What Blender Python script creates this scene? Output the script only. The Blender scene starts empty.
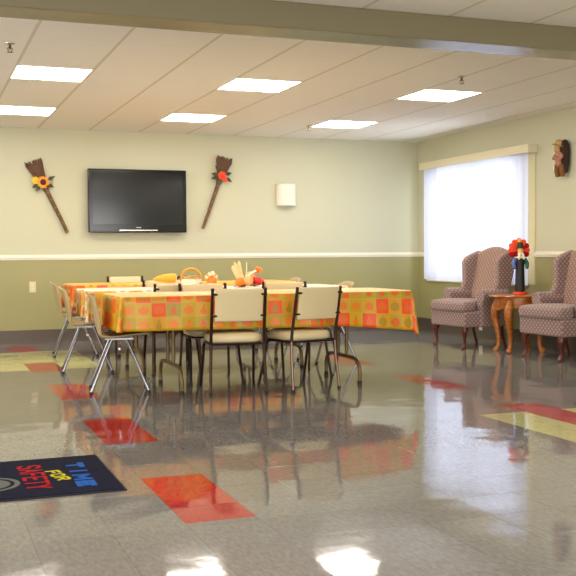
import bpy, bmesh, math, random
from mathutils import Vector, Matrix
random.seed(7)
SC = bpy.context.scene
COL = SC.collection
PI = math.pi
rad = math.radians
H = 2.58      # ceiling height
D = 12.114    # back wall
W = 6.495     # right wall


def lin(c):
    return tuple((x / 255 / 12.92) if x / 255 <= .04045 else ((x / 255 + .055) / 1.055) ** 2.4 for x in c[:3]) + (1.0,)


# ---------------------------------------------------------------- materials
def new_mat(name):
    m = bpy.data.materials.new(name)
    m.use_nodes = True
    nt = m.node_tree
    return m, nt, nt.nodes['Principled BSDF']


def N(nt, kind, **kw):
    n = nt.nodes.new(kind)
    for k, v in kw.items():
        setattr(n, k, v)
    return n


def link(nt, a, b):
    nt.links.new(a, b)


def val(nt, op, a, b=None, c=None):
    n = N(nt, 'ShaderNodeMath', operation=op)
    for i, x in enumerate((a, b, c)):
        if x is None:
            continue
        if isinstance(x, (int, float)):
            n.inputs[i].default_value = x
        else:
            link(nt, x, n.inputs[i])
    return n.outputs[0]


def vmath(nt, op, a, b=None):
    n = N(nt, 'ShaderNodeVectorMath', operation=op)
    for i, x in enumerate((a, b)):
        if x is None:
            continue
        if isinstance(x, tuple):
            n.inputs[i].default_value = x
        else:
            link(nt, x, n.inputs[i])
    return n.outputs[0]


def mixc(nt, fac, a, b):
    n = N(nt, 'ShaderNodeMix', data_type='RGBA')
    for sock, x in ((n.inputs[0], fac), (n.inputs[6], a), (n.inputs[7], b)):
        if isinstance(x, (int, float)):
            sock.default_value = x
        elif isinstance(x, tuple):
            sock.default_value = x
        else:
            link(nt, x, sock)
    return n.outputs[2]


def noise(nt, vec, scale, detail=3, rough=.5):
    n = N(nt, 'ShaderNodeTexNoise')
    n.inputs['Scale'].default_value = scale
    n.inputs['Detail'].default_value = detail
    n.inputs['Roughness'].default_value = rough
    if vec is not None:
        link(nt, vec, n.inputs['Vector'])
    return n.outputs[0]


def bump(nt, b, height, strength, dist=.01, normal=None):
    n = N(nt, 'ShaderNodeBump')
    n.inputs['Strength'].default_value = strength
    n.inputs['Distance'].default_value = dist
    link(nt, height, n.inputs['Height'])
    if normal is not None:
        link(nt, normal, n.inputs['Normal'])
    link(nt, n.outputs[0], b.inputs['Normal'])


def mat(name, rgb, rough=.5, metal=0., spec=.5, vary=0., vscale=8., bmp=0., bscale=60., sheen=0., coat=0.):
    m, nt, b = new_mat(name)
    c = lin(rgb)
    b.inputs['Base Color'].default_value = c
    b.inputs['Roughness'].default_value = rough
    b.inputs['Metallic'].default_value = metal
    b.inputs['Specular IOR Level'].default_value = spec
    b.inputs['Coat Weight'].default_value = coat
    tc = N(nt, 'ShaderNodeTexCoord').outputs['Object']
    if vary:
        f = noise(nt, tc, vscale)
        dk = tuple(x * (1 - vary) for x in c[:3]) + (1,)
        lt = tuple(min(1, x * (1 + vary)) for x in c[:3]) + (1,)
        link(nt, mixc(nt, f, dk, lt), b.inputs['Base Color'])
    if bmp:
        bump(nt, b, noise(nt, tc, bscale), bmp)
    return m


def wood(name, c1, c2, rough=.3, scale=(3, 3, 30)):
    m, nt, b = new_mat(name)
    tc = N(nt, 'ShaderNodeTexCoord').outputs['Object']
    mp = N(nt, 'ShaderNodeMapping')
    mp.inputs['Scale'].default_value = scale
    link(nt, tc, mp.inputs[0])
    f = noise(nt, mp.outputs[0], 3, 5, .6)
    r = N(nt, 'ShaderNodeValToRGB')
    r.color_ramp.elements[0].position = .35
    r.color_ramp.elements[1].position = .7
    r.color_ramp.elements[0].color = lin(c1)
    r.color_ramp.elements[1].color = lin(c2)
    link(nt, f, r.inputs[0])
    link(nt, r.outputs[0], b.inputs['Base Color'])
    b.inputs['Roughness'].default_value = rough
    b.inputs['Coat Weight'].default_value = .3
    b.inputs['Coat Roughness'].default_value = .15
    return m


def floor_mat(name, c1, c2, c3):
    """Waxed vinyl tile: mottled chips, faint seams, each tile lying a hair out of level."""
    m, nt, b = new_mat(name)
    tc = N(nt, 'ShaderNodeTexCoord').outputs['Object']
    T = .2985
    q = vmath(nt, 'MULTIPLY', vmath(nt, 'ADD', tc, (-.985 + 30 * T, -4.632 + 60 * T, .5)), (1 / T, 1 / T, 0))
    cell = vmath(nt, 'FLOOR', q)
    fr = vmath(nt, 'FRACTION', q)
    wn = N(nt, 'ShaderNodeTexWhiteNoise', noise_dimensions='2D')
    link(nt, cell, wn.inputs['Vector'])
    # chips, stretched along a direction that differs from tile to tile
    mp = N(nt, 'ShaderNodeMapping')
    mp.inputs['Scale'].default_value = (60, 22, 1)
    link(nt, tc, mp.inputs[0])
    chip = noise(nt, mp.outputs[0], 1.0, 4, .65)
    r = N(nt, 'ShaderNodeValToRGB')
    e = r.color_ramp.elements
    e[0].position, e[0].color = .36, lin(c1)
    e[1].position, e[1].color = .66, lin(c3)
    k = e.new(.5)
    k.color = lin(c2)
    link(nt, chip, r.inputs[0])
    # wear
    wear = noise(nt, tc, 1.3, 5, .6)
    col = mixc(nt, val(nt, 'MULTIPLY', wear, .22), r.outputs[0], lin(c3))
    tint = val(nt, 'ADD', val(nt, 'MULTIPLY', wn.outputs['Value'], .12), .94)
    hs = N(nt, 'ShaderNodeHueSaturation')
    link(nt, tint, hs.inputs['Value'])
    link(nt, col, hs.inputs['Color'])
    # seams
    sx = N(nt, 'ShaderNodeSeparateXYZ')
    link(nt, fr, sx.inputs[0])

    def edge(o):
        return val(nt, 'GREATER_THAN', val(nt, 'ABSOLUTE', val(nt, 'SUBTRACT', o, .5)), .494)
    seam = val(nt, 'MAXIMUM', edge(sx.outputs[0]), edge(sx.outputs[1]))
    link(nt, mixc(nt, val(nt, 'MULTIPLY', seam, .35), hs.outputs[0], lin((70, 64, 55))), b.inputs['Base Color'])
    # gloss
    scuff = noise(nt, tc, 6, 6, .7)
    link(nt, val(nt, 'ADD', val(nt, 'MULTIPLY', scuff, .08), .02), b.inputs['Roughness'])
    b.inputs['Specular IOR Level'].default_value = .62
    wave = noise(nt, tc, 3.2, 1, .4)
    wv2 = noise(nt, tc, 16, 1, .4)
    hgt = val(nt, 'ADD', wave, val(nt, 'MULTIPLY', wv2, .06))
    tilt = vmath(nt, 'MULTIPLY', vmath(nt, 'SUBTRACT', wn.outputs['Color'], (.5, .5, .5)), (.008, .008, 0))
    geo = N(nt, 'ShaderNodeNewGeometry')
    nn = vmath(nt, 'NORMALIZE', vmath(nt, 'ADD', geo.outputs['Normal'], tilt))
    bump(nt, b, val(nt, 'SUBTRACT', hgt, val(nt, 'MULTIPLY', seam, .05)), .30, .008, nn)
    return m


def two_tone_wall():
    m, nt, b = new_mat('wall_paint')
    geo = N(nt, 'ShaderNodeNewGeometry')
    s = N(nt, 'ShaderNodeSeparateXYZ')
    link(nt, geo.outputs['Position'], s.inputs[0])
    up = val(nt, 'GREATER_THAN', s.outputs[2], 1.03)
    f = noise(nt, geo.outputs['Position'], 1.2, 3)
    a = mixc(nt, f, lin((160, 155, 108)), lin((166, 161, 114)))
    c = mixc(nt, f, lin((198, 197, 170)), lin((203, 202, 175)))
    link(nt, mixc(nt, up, a, c), b.inputs['Base Color'])
    b.inputs['Roughness'].default_value = .45
    b.inputs['Specular IOR Level'].default_value = .35
    bump(nt, b, noise(nt, geo.outputs['Position'], 180, 2), .06, .004)
    return m


def ceiling_mat():
    m, nt, b = new_mat('ceiling_tile')
    tc = N(nt, 'ShaderNodeTexCoord').outputs['Object']
    s = N(nt, 'ShaderNodeSeparateXYZ')
    link(nt, tc, s.inputs[0])

    def line(o, off, pitch, hw):
        q = val(nt, 'FRACT', val(nt, 'ADD', val(nt, 'DIVIDE', val(nt, 'SUBTRACT', o, off), pitch), 40.5))
        return val(nt, 'LESS_THAN', val(nt, 'ABSOLUTE', val(nt, 'SUBTRACT', q, .5)), hw / pitch)
    lx = line(s.outputs[0], .775, .61, .012)
    ly = line(s.outputs[1], 7.02, .61, .006)
    g = val(nt, 'MAXIMUM', lx, val(nt, 'MULTIPLY', ly, .22))
    f = noise(nt, tc, 90, 4, .7)
    base = mixc(nt, f, lin((240, 236, 228)), lin((246, 242, 234)))
    link(nt, mixc(nt, val(nt, 'MULTIPLY', g, .46), base, lin((176, 160, 118))), b.inputs['Base Color'])
    b.inputs['Roughness'].default_value = .8
    b.inputs['Specular IOR Level'].default_value = .2
    bump(nt, b, val(nt, 'SUBTRACT', val(nt, 'MULTIPLY', f, .25), g), .3, .004)
    return m


def cloth_mat(name, squares, motifs, seed, top_glare):
    """Printed vinyl cloth: a patchwork of squares, each with a pumpkin or a gourd in it."""
    m, nt, b = new_mat(name)
    uv = N(nt, 'ShaderNodeUVMap').outputs[0]
    q = vmath(nt, 'ADD', vmath(nt, 'MULTIPLY', uv, (1 / .116, 1 / .116, 0)), (seed * 7 + .5, seed * 3 + .02, 0))
    cell = vmath(nt, 'FLOOR', q)
    fr = vmath(nt, 'FRACTION', q)
    wn = N(nt, 'ShaderNodeTexWhiteNoise', noise_dimensions='2D')
    link(nt, cell, wn.inputs['Vector'])
    sp = N(nt, 'ShaderNodeSeparateColor')
    link(nt, wn.outputs['Color'], sp.inputs[0])

    def ramp(cols, f):
        r = N(nt, 'ShaderNodeValToRGB')
        r.color_ramp.interpolation = 'CONSTANT'
        e = r.color_ramp.elements
        e[0].position, e[0].color = 0, lin(cols[0])
        e[1].position, e[1].color = 1 / len(cols), lin(cols[1])
        for i in range(2, len(cols)):
            k = e.new(i / len(cols))
            k.color = lin(cols[i])
        link(nt, f, r.inputs[0])
        return r.outputs[0]
    # alternate so that warm and olive squares change places like a checkerboard, not quite regularly
    cs = N(nt, 'ShaderNodeSeparateXYZ')
    link(nt, cell, cs.inputs[0])
    par = val(nt, 'FLOORED_MODULO', val(nt, 'ADD', cs.outputs[0], cs.outputs[1]), 2)
    sel = val(nt, 'ADD', val(nt, 'MULTIPLY', par, .5), val(nt, 'MULTIPLY', wn.outputs['Value'], .499))
    base = ramp(squares, sel)
    mot = ramp(motifs, sp.outputs[0])
    s = N(nt, 'ShaderNodeSeparateXYZ')
    link(nt, fr, s.inputs[0])
    x = val(nt, 'SUBTRACT', s.outputs[0], .5)
    y = val(nt, 'SUBTRACT', s.outputs[1], .46)

    def disc(px, py, rx, ry):
        a = val(nt, 'DIVIDE', val(nt, 'SUBTRACT', x, px), rx)
        c = val(nt, 'DIVIDE', val(nt, 'SUBTRACT', y, py), ry)
        return val(nt, 'LESS_THAN', val(nt, 'ADD', val(nt, 'MULTIPLY', a, a), val(nt, 'MULTIPLY', c, c)), 1)
    pump = val(nt, 'MAXIMUM', disc(0, 0, .34, .29), disc(.02, .33, .04, .09))
    gourd = val(nt, 'MAXIMUM', disc(0, -.12, .22, .22), val(nt, 'MAXIMUM', disc(0, .14, .11, .17), disc(.05, .33, .04, .07)))
    pick = val(nt, 'GREATER_THAN', sp.outputs[1], .42)
    shape = val(nt, 'ADD', val(nt, 'MULTIPLY', pump, pick), val(nt, 'MULTIPLY', gourd, val(nt, 'SUBTRACT', 1, pick)))
    ridge = val(nt, 'GREATER_THAN', val(nt, 'SINE', val(nt, 'MULTIPLY', x, 46)), .55)
    mot2 = mixc(nt, val(nt, 'MULTIPLY', ridge, .45), mot, base)
    col = mixc(nt, val(nt, 'MULTIPLY', shape, .95), base, mot2)
    ring = val(nt, 'GREATER_THAN', val(nt, 'MAXIMUM', val(nt, 'ABSOLUTE', x), val(nt, 'ABSOLUTE', val(nt, 'SUBTRACT', s.outputs[1], .5))), .475)
    col = mixc(nt, val(nt, 'MULTIPLY', ring, .3), col, lin((240, 205, 90)))
    # top face blended pale, painting in the glare that washes out the print
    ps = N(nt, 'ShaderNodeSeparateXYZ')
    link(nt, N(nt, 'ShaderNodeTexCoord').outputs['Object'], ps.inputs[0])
    col = mixc(nt, val(nt, 'MULTIPLY', val(nt, 'GREATER_THAN', ps.outputs[2], .7545), .85), col, lin(top_glare))
    link(nt, col, b.inputs['Base Color'])
    b.inputs['Roughness'].default_value = .42
    b.inputs['Specular IOR Level'].default_value = .6
    b.inputs['Coat Weight'].default_value = .05
    b.inputs['Coat Roughness'].default_value = .3
    tr = N(nt, 'ShaderNodeBsdfTranslucent')
    link(nt, col, tr.inputs[0])
    mx = N(nt, 'ShaderNodeMixShader')
    mx.inputs[0].default_value = .14
    link(nt, b.outputs[0], mx.inputs[1])
    link(nt, tr.outputs[0], mx.inputs[2])
    out = next(n for n in nt.nodes if n.type == 'OUTPUT_MATERIAL')
    link(nt, mx.outputs[0], out.inputs[0])
    return m


def fabric_mat(name, base, dot, dark):
    m, nt, b = new_mat(name)
    uv = N(nt, 'ShaderNodeUVMap').outputs[0]
    rot = N(nt, 'ShaderNodeMapping')
    rot.inputs['Rotation'].default_value = (0, 0, PI / 4)
    rot.inputs['Scale'].default_value = (27, 27, 1)
    link(nt, uv, rot.inputs[0])
    s = N(nt, 'ShaderNodeSeparateXYZ')
    link(nt, vmath(nt, 'FRACTION', rot.outputs[0]), s.inputs[0])
    x = val(nt, 'ABSOLUTE', val(nt, 'SUBTRACT', s.outputs[0], .5))
    y = val(nt, 'ABSOLUTE', val(nt, 'SUBTRACT', s.outputs[1], .5))
    mxx = val(nt, 'MAXIMUM', x, y)
    d = val(nt, 'LESS_THAN', mxx, .25)
    k = val(nt, 'GREATER_THAN', mxx, .44)
    f = noise(nt, uv, 140, 2)
    c = mixc(nt, val(nt, 'MULTIPLY', f, .5), lin(base), lin(dark))
    c = mixc(nt, val(nt, 'MULTIPLY', k, .7), c, lin(dark))
    c = mixc(nt, val(nt, 'MULTIPLY', d, .75), c, lin(dot))
    link(nt, c, b.inputs['Base Color'])
    b.inputs['Roughness'].default_value = .8
    b.inputs['Sheen Weight'].default_value = .25
    bump(nt, b, f, .2, .002)
    return m


def emit_mat(name, rgb, strength):
    m, nt, b = new_mat(name)
    b.inputs['Base Color'].default_value = (.8, .8, .8, 1)
    b.inputs['Emission Color'].default_value = lin(rgb)
    b.inputs['Emission Strength'].default_value = strength
    return m


def vane_mat():
    m, nt, b = new_mat('blind_vane')
    b.inputs['Base Color'].default_value = lin((236, 236, 240))
    b.inputs['Roughness'].default_value = .5
    tr = N(nt, 'ShaderNodeBsdfTranslucent')
    tr.inputs[0].default_value = lin((240, 242, 250))
    mx = N(nt, 'ShaderNodeMixShader')
    mx.inputs[0].default_value = .6
    link(nt, b.outputs[0], mx.inputs[1])
    link(nt, tr.outputs[0], mx.inputs[2])
    out = next(n for n in nt.nodes if n.type == 'OUTPUT_MATERIAL')
    link(nt, mx.outputs[0], out.inputs[0])
    return m


def glass_mat():
    m, nt, b = new_mat('window_glass')
    tr = N(nt, 'ShaderNodeBsdfTransparent')
    gl = N(nt, 'ShaderNodeBsdfGlossy')
    gl.inputs['Roughness'].default_value = .02
    mx = N(nt, 'ShaderNodeMixShader')
    mx.inputs[0].default_value = .06
    link(nt, tr.outputs[0], mx.inputs[1])
    link(nt, gl.outputs[0], mx.inputs[2])
    out = next(n for n in nt.nodes if n.type == 'OUTPUT_MATERIAL')
    link(nt, mx.outputs[0], out.inputs[0])
    return m


LAMP = (255, 226, 180)
M = dict(
    wall=two_tone_wall(), ceiling=ceiling_mat(),
    floor=floor_mat('floor_grey_tile', (115, 113, 113), (126, 124, 123), (138, 135, 133)),
    floor_red=floor_mat('floor_red_tile', (160, 30, 36), (176, 38, 42), (190, 58, 58)),
    floor_pale=floor_mat('floor_pale_green_tile', (186, 184, 124), (200, 198, 138), (212, 210, 156)),
    beam=mat('beam_paint', (124, 116, 90), .24, spec=.5),
    trim=mat('trim_paint', (238, 232, 212), .35),
    cove=mat('vinyl_cove_base', (88, 78, 70), .4),
    lamp=emit_mat('lamp_diffuser', (255, 245, 231), 21),
    lamp_frame=mat('lamp_frame', (240, 236, 225), .4),
    steel=mat('brushed_steel', (190, 186, 178), .3, 1.),
    brass=mat('sprinkler_brass', (120, 96, 60), .35, .9),
    black=mat('black_gloss', (10, 10, 11), .16, spec=.5),
    screen=mat('screen_glass', (30, 31, 34), .13, spec=.5),
    silver=mat('silver_glint', (214, 212, 208), .2, .6),
    white=mat('white_plastic', (232, 222, 206), .4),
    plate=mat('ivory_plate', (226, 214, 164), .35),
    sconce=mat('sconce_shade', (236, 226, 212), .45),
    brown=mat('brown_enamel', (46, 24, 17), .28, .3),
    bronze=mat('bronze_tube', (92, 72, 62), .25, .85),
    vinyl=mat('cream_vinyl', (226, 208, 164), .36, vary=.05, bmp=.05, bscale=120),
    shell=mat('beige_shell', (178, 158, 116), .33, vary=.05),
    chrome=mat('chrome', (150, 150, 160), .14, 1.),
    rubber=mat('black_rubber', (22, 20, 19), .6),
    table_leg=mat('table_leg_enamel', (112, 92, 60), .35, .4),
    laminate=mat('table_laminate', (150, 124, 84), .4),
    wood=wood('honey_wood', (150, 80, 20), (204, 122, 42), .28, (4, 4, 18)),
    mahog=wood('mahogany', (62, 20, 10), (110, 42, 22), .28, (6, 6, 20)),
    fabric=fabric_mat('mauve_upholstery', (148, 120, 115), (184, 160, 152), (112, 88, 87)),
    fabric_back=fabric_mat('tan_upholstery', (160, 126, 112), (190, 160, 142), (122, 92, 84)),
    vane=vane_mat(), glass=glass_mat(),
    cream=mat('valance_cream', (228, 218, 186), .45),
    casing=mat('casing_cream', (214, 204, 160), .45),
    mat_navy=mat('mat_pile', (30, 31, 52), .95, spec=.1, vary=.25, vscale=200, bmp=.6, bscale=420),
    mat_edge=mat('mat_rubber', (17, 18, 28), .7),
    ink_blue=mat('ink_blue', (34, 92, 176), .9, spec=.1, vary=.2, vscale=150),
    ink_yellow=mat('ink_yellow', (196, 186, 40), .9, spec=.1, vary=.2, vscale=150),
    ink_red=mat('ink_red', (172, 26, 30), .9, spec=.1, vary=.25, vscale=150),
    ink_grey=mat('ink_grey', (104, 106, 100), .9, spec=.1, vary=.2, vscale=150),
    twig=mat('dark_twig', (98, 66, 46), .75, vary=.4, vscale=40, bmp=.5, bscale=80),
    stick=mat('broom_stick', (102, 72, 44), .6, vary=.5, vscale=25),
    straw=mat('straw_binding', (136, 104, 56), .7),
    sun_petal=mat('orange_petal', (240, 150, 30), .6), yellow=mat('yellow_petal', (244, 196, 40), .6),
    scarlet=mat('scarlet_petal', (238, 70, 22), .6), seed=mat('flower_seed', (66, 24, 16), .8),
    leaf=mat('dark_leaf', (62, 66, 34), .6), wicker=mat('golden_wicker', (206, 150, 58), .6, vary=.3, vscale=60, bmp=.5, bscale=90),
    orange=mat('pumpkin_skin', (236, 120, 24), .4, vary=.15), amber=mat('amber_squash', (238, 168, 44), .4, vary=.15),
    redskin=mat('red_gourd', (212, 44, 42), .35, vary=.15), peach=mat('peach_gourd', (240, 178, 112), .4, vary=.15),
    husk=mat('corn_husk', (240, 216, 160), .7, vary=.12, vscale=20), ivory=mat('ivory_ribbon', (244, 234, 212), .5),
    robe=mat('robe_black', (26, 22, 24), .5), hatgreen=mat('hat_green', (24, 38, 22), .5), face=mat('face_paint', (242, 190, 120), .5),
    green=mat('green_sleeve', (32, 96, 66), .5), blue=mat('blue_cloth', (86, 100, 170), .5),
    tan=mat('tan_felt', (186, 148, 98), .7), hair=mat('dark_hair', (48, 26, 16), .8, bmp=.5, bscale=120),
    pink=mat('pink_cloth', (176, 122, 94), .7), trouser=mat('brown_trouser', (120, 74, 24), .7),
    board=mat('outer_wall', (190, 186, 176), .8),
)
M['cloth_a'] = cloth_mat('cloth_print', [(228, 180, 18), (208, 168, 22), (238, 168, 26), (192, 166, 40), (255, 92, 10), (222, 176, 22), (255, 104, 12), (210, 172, 24)],
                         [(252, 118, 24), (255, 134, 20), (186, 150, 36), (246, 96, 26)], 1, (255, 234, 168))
M['cloth_b'] = cloth_mat('cloth_print_pale', [(240, 206, 120), (242, 232, 206), (236, 170, 40), (244, 236, 216), (226, 60, 30), (238, 180, 50), (244, 238, 222), (206, 190, 90)],
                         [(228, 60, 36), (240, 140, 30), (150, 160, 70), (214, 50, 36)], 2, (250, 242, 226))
M['cloth_c'] = cloth_mat('cloth_print_orange', [(244, 180, 60), (250, 130, 30), (238, 190, 80), (240, 100, 30), (250, 110, 26), (246, 190, 70), (240, 90, 30), (222, 186, 60)],
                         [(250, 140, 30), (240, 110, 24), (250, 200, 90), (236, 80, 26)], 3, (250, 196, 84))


# ---------------------------------------------------------------- mesh helpers
def box(bm, c, s, rot=None, mi=0):
    g = bmesh.ops.create_cube(bm, size=1)['verts']
    mt = Matrix.Translation(c) @ (rot.to_4x4() if rot else Matrix()) @ Matrix.Diagonal((s[0], s[1], s[2], 1))
    for v in g:
        v.co = mt @ v.co
    if mi:
        for f in set(f for v in g for f in v.link_faces):
            f.material_index = mi
    return g


def tube(bm, pts, r, seg=10, cap=True, flat=None):
    pts = [Vector(p) for p in pts]
    rs = r if isinstance(r, (list, tuple)) else [r] * len(pts)
    rings = []
    ref = None
    for i, p in enumerate(pts):
        t = (pts[min(i + 1, len(pts) - 1)] - pts[max(i - 1, 0)]).normalized()
        if ref is None:
            ref = Vector((0, 0, 1)) if abs(t.z) < .9 else Vector((1, 0, 0))
        u = (ref - t * ref.dot(t)).normalized()
        ref = u
        w = t.cross(u)
        fl = flat or 1.
        rings.append([bm.verts.new(p + (u * math.cos(2 * PI * k / seg) + w * math.sin(2 * PI * k / seg) * fl) * rs[i]) for k in range(seg)])
    for a, b in zip(rings, rings[1:]):
        for k in range(seg):
            bm.faces.new((a[k], a[(k + 1) % seg], b[(k + 1) % seg], b[k]))
    if cap:
        bm.faces.new(rings[0][::-1])
        bm.faces.new(rings[-1])


def lathe(bm, prof, seg=24, c=(0, 0, 0), sx=1., sy=1., rot=None):
    rings = []
    for r, z in prof:
        ring = []
        for k in range(seg):
            a = 2 * PI * k / seg
            p = Vector((r * sx * math.cos(a), r * sy * math.sin(a), z))
            if rot:
                p = rot @ p
            ring.append(bm.verts.new(p + Vector(c)))
        rings.append(ring)
    for a, b in zip(rings, rings[1:]):
        for k in range(seg):
            bm.faces.new((a[k], a[(k + 1) % seg], b[(k + 1) % seg], b[k]))
    bm.faces.new(rings[0][::-1])
    bm.faces.new(rings[-1])


def prism(bm, out, depth, fr):
    """Extrude a 2-D outline; fr(u, v, w) places a point, w running from 0 to depth."""
    a = [bm.verts.new(fr(u, v, 0)) for u, v in out]
    b = [bm.verts.new(fr(u, v, depth)) for u, v in out]
    n = len(out)
    bm.faces.new(a[::-1])
    bm.faces.new(b)
    for i in range(n):
        bm.faces.new((a[i], a[(i + 1) % n], b[(i + 1) % n], b[i]))


def grid(bm, nu, nv, fn, uvfn=None):
    vs = [[bm.verts.new(fn(i / nu, j / nv)) for j in range(nv + 1)] for i in range(nu + 1)]
    lay = bm.loops.layers.uv.verify() if uvfn else None
    for i in range(nu):
        for j in range(nv):
            f = bm.faces.new((vs[i][j], vs[i + 1][j], vs[i + 1][j + 1], vs[i][j + 1]))
            if lay:
                for l, (a, b) in zip(f.loops, ((i, j), (i + 1, j), (i + 1, j + 1), (i, j + 1))):
                    l[lay].uv = uvfn(a / nu, b / nv)


def box_uv(bm):
    lay = bm.loops.layers.uv.verify()
    bm.normal_update()
    for f in bm.faces:
        n = f.normal
        ax = max(range(3), key=lambda i: abs(n[i]))
        for l in f.loops:
            p = l.vert.co
            l[lay].uv = (p.y, p.z) if ax == 0 else (p.x, p.z) if ax == 1 else (p.x, p.y)


def obj(name, bm, m, parent=None, bevel=0., seg=2, sub=0, solid=0., angle=38, kind=None, loc=None, rz=0.):
    if isinstance(m, str):
        m = M[m]
    bmesh.ops.recalc_face_normals(bm, faces=bm.faces) if not solid else None
    me = bpy.data.meshes.new(name)
    bm.to_mesh(me)
    bm.free()
    for x in (m if isinstance(m, list) else [m]):
        me.materials.append(x)
    for p in me.polygons:
        p.use_smooth = True
    me.set_sharp_from_angle(angle=rad(angle))
    o = bpy.data.objects.new(name, me)
    COL.objects.link(o)
    if parent:
        o.parent = parent
    if loc:
        o.location = loc
        o.rotation_euler.z = rz
    if solid:
        k = o.modifiers.new('solid', 'SOLIDIFY')
        k.thickness = solid
        k.offset = 0
    if bevel:
        k = o.modifiers.new('bevel', 'BEVEL')
        k.width = bevel
        k.segments = seg
        k.limit_method = 'ANGLE'
        k.angle_limit = rad(40)
    if sub:
        k = o.modifiers.new('sub', 'SUBSURF')
        k.levels = k.render_levels = sub
    if kind:
        o['kind'] = kind
    return o


def NB():
    return bmesh.new()


def B(c, s, rot=None):
    bm = NB()
    box(bm, c, s, rot)
    return bm


def TB(pts, r, seg=10, **k):
    bm = NB()
    tube(bm, pts, r, seg, **k)
    return bm


def thing(name, label, cat, loc=(0, 0, 0), rz=0., group=None):
    o = bpy.data.objects.new(name, None)
    o.empty_display_size = .1
    COL.objects.link(o)
    o.location = loc
    o.rotation_euler = (0, 0, rz)
    return tag(o, label, cat, group)


def tag(o, label, cat, group=None):
    o['label'] = label
    o['category'] = cat
    if group:
        o['group'] = group
    return o


def dup(root, loc, rz, label, group=None):
    r = root.copy()
    COL.objects.link(r)
    r.location = loc
    r.rotation_euler = (0, 0, rz)
    r['label'] = label
    if group:
        r['group'] = group
    for ch in root.children:
        c = ch.copy()
        COL.objects.link(c)
        c.parent = r
        for g in ch.children:
            d = g.copy()
            COL.objects.link(d)
            d.parent = c
    return r


def curve(pts, n=8):
    """Catmull-Rom through the points."""
    P = [Vector(p) for p in pts]
    P = [P[0] * 2 - P[1]] + P + [P[-1] * 2 - P[-2]]
    out = []
    for i in range(1, len(P) - 2):
        for k in range(n):
            t = k / n
            a, b, c, d = P[i - 1:i + 3]
            out.append(.5 * ((2 * b) + (c - a) * t + (2 * a - 5 * b + 4 * c - d) * t * t + (3 * b - a - 3 * c + d) * t ** 3))
    out.append(P[-2])
    return out


# ---------------------------------------------------------------- the room
X0, Y0 = -3.2, -3.0        # walls behind and to the left of the camera
RED = [(.985, 1.283, 3.787, 4.632), (.985, 1.283, 5.53, 6.43), (.985, 1.283, 7.385, 8.26), (.965, 1.27, 9.19, 9.98), (.955, 1.262, 11.2, 11.85),
       (3.82, 4.09, 6.74, 7.63), (3.80, 4.09, 4.95, 5.88), (3.84, 4.12, 8.52, 9.41)]
PALE = [(.63, 1.64, 9.36, 11.17), (3.45, 4.45, 3.75, 5.59)]


def build_floor():
    xs = sorted({X0, W} | {v for r in RED + PALE for v in r[:2]})
    ys = sorted({Y0, D} | {v for r in RED + PALE for v in r[2:]})
    bm = NB()
    vs = {(x, y): bm.verts.new((x, y, 0)) for x in xs for y in ys}
    for a, b in zip(xs, xs[1:]):
        for c, d in zip(ys, ys[1:]):
            f = bm.faces.new((vs[a, c], vs[b, c], vs[b, d], vs[a, d]))
            mx, my = (a + b) / 2, (c + d) / 2
            inn = lambda R: any(r[0] < mx < r[1] and r[2] < my < r[3] for r in R)
            f.material_index = 1 if inn(RED) else 2 if inn(PALE) else 0
    obj('floor', bm, [M['floor'], M['floor_red'], M['floor_pale']], kind='structure')


build_floor()
obj('ceiling', B(((X0 + W) / 2, (Y0 + D) / 2, H + .05), (W - X0, D - Y0, .1)), 'ceiling', kind='structure')
obj('wall_back', B(((X0 + W) / 2, D + .06, H / 2), (W - X0 + .24, .12, H + .1)), 'wall', kind='structure')
obj('wall_left', B((X0 - .06, (Y0 + D) / 2, H / 2), (.12, D - Y0, H + .1)), 'wall', kind='structure')
obj('wall_front', B(((X0 + W) / 2, Y0 - .06, H / 2), (W - X0 + .24, .12, H + .1)), 'wall', kind='structure')
WY0, WY1, WZ0, WZ1 = 9.48, 11.83, .70, 2.17
bm = NB()
th = .14
box(bm, (W + th / 2, (Y0 + WY0) / 2, H / 2), (th, WY0 - Y0, H + .1))
box(bm, (W + th / 2, (D + WY1) / 2, H / 2), (th, D - WY1, H + .1))
box(bm, (W + th / 2, (WY0 + WY1) / 2, WZ0 / 2 - .025), (th, WY1 - WY0, WZ0 + .05))
box(bm, (W + th / 2, (WY0 + WY1) / 2, (WZ1 + H + .05) / 2), (th, WY1 - WY0, H + .05 - WZ1))
obj('wall_right', bm, 'wall', kind='structure')
obj('beam', B(((X0 + W) / 2, 5.695, (2.42 + H) / 2), (W - X0, .27, H - 2.42)), 'beam', kind='structure', bevel=.006)


def rail(name, p, q, nx, ny):
    """Chair rail with a stepped profile between two wall points."""
    L = (Vector(q) - Vector(p)).length
    d = (Vector(q) - Vector(p)).normalized()
    n = Vector((nx, ny, 0))
    prof = [(0, 0), (.012, 0), (.012, .012), (.02, .02), (.02, .04), (.012, .05), (.01, .062), (0, .062)]
    bm = NB()
    prism(bm, prof, L, lambda u, v, w: Vector(p) + d * w + n * u + Vector((0, 0, v)))
    return obj(name, bm, 'trim', kind='structure')


rail('trim_1', (X0, D, 1.008), (W, D, 1.008), 0, -1)
rail('trim_2', (W, Y0, 1.008), (W, 9.36, 1.008), -1, 0)
rail('trim_3', (W, 11.90, 1.008), (W, D - .02, 1.008), -1, 0)
COVE = [(0, 0), (.014, 0), (.006, .02), (.004, .168), (0, .17)]
bm = NB()
prism(bm, COVE, W - X0, lambda u, v, w: Vector((X0 + w, D - u, v)))
obj('baseboard_back', bm, 'cove', kind='structure')
bm = NB()
prism(bm, COVE, D - Y0, lambda u, v, w: Vector((W - u, Y0 + w, v)))
obj('baseboard_right', bm, 'cove', kind='structure')

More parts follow.
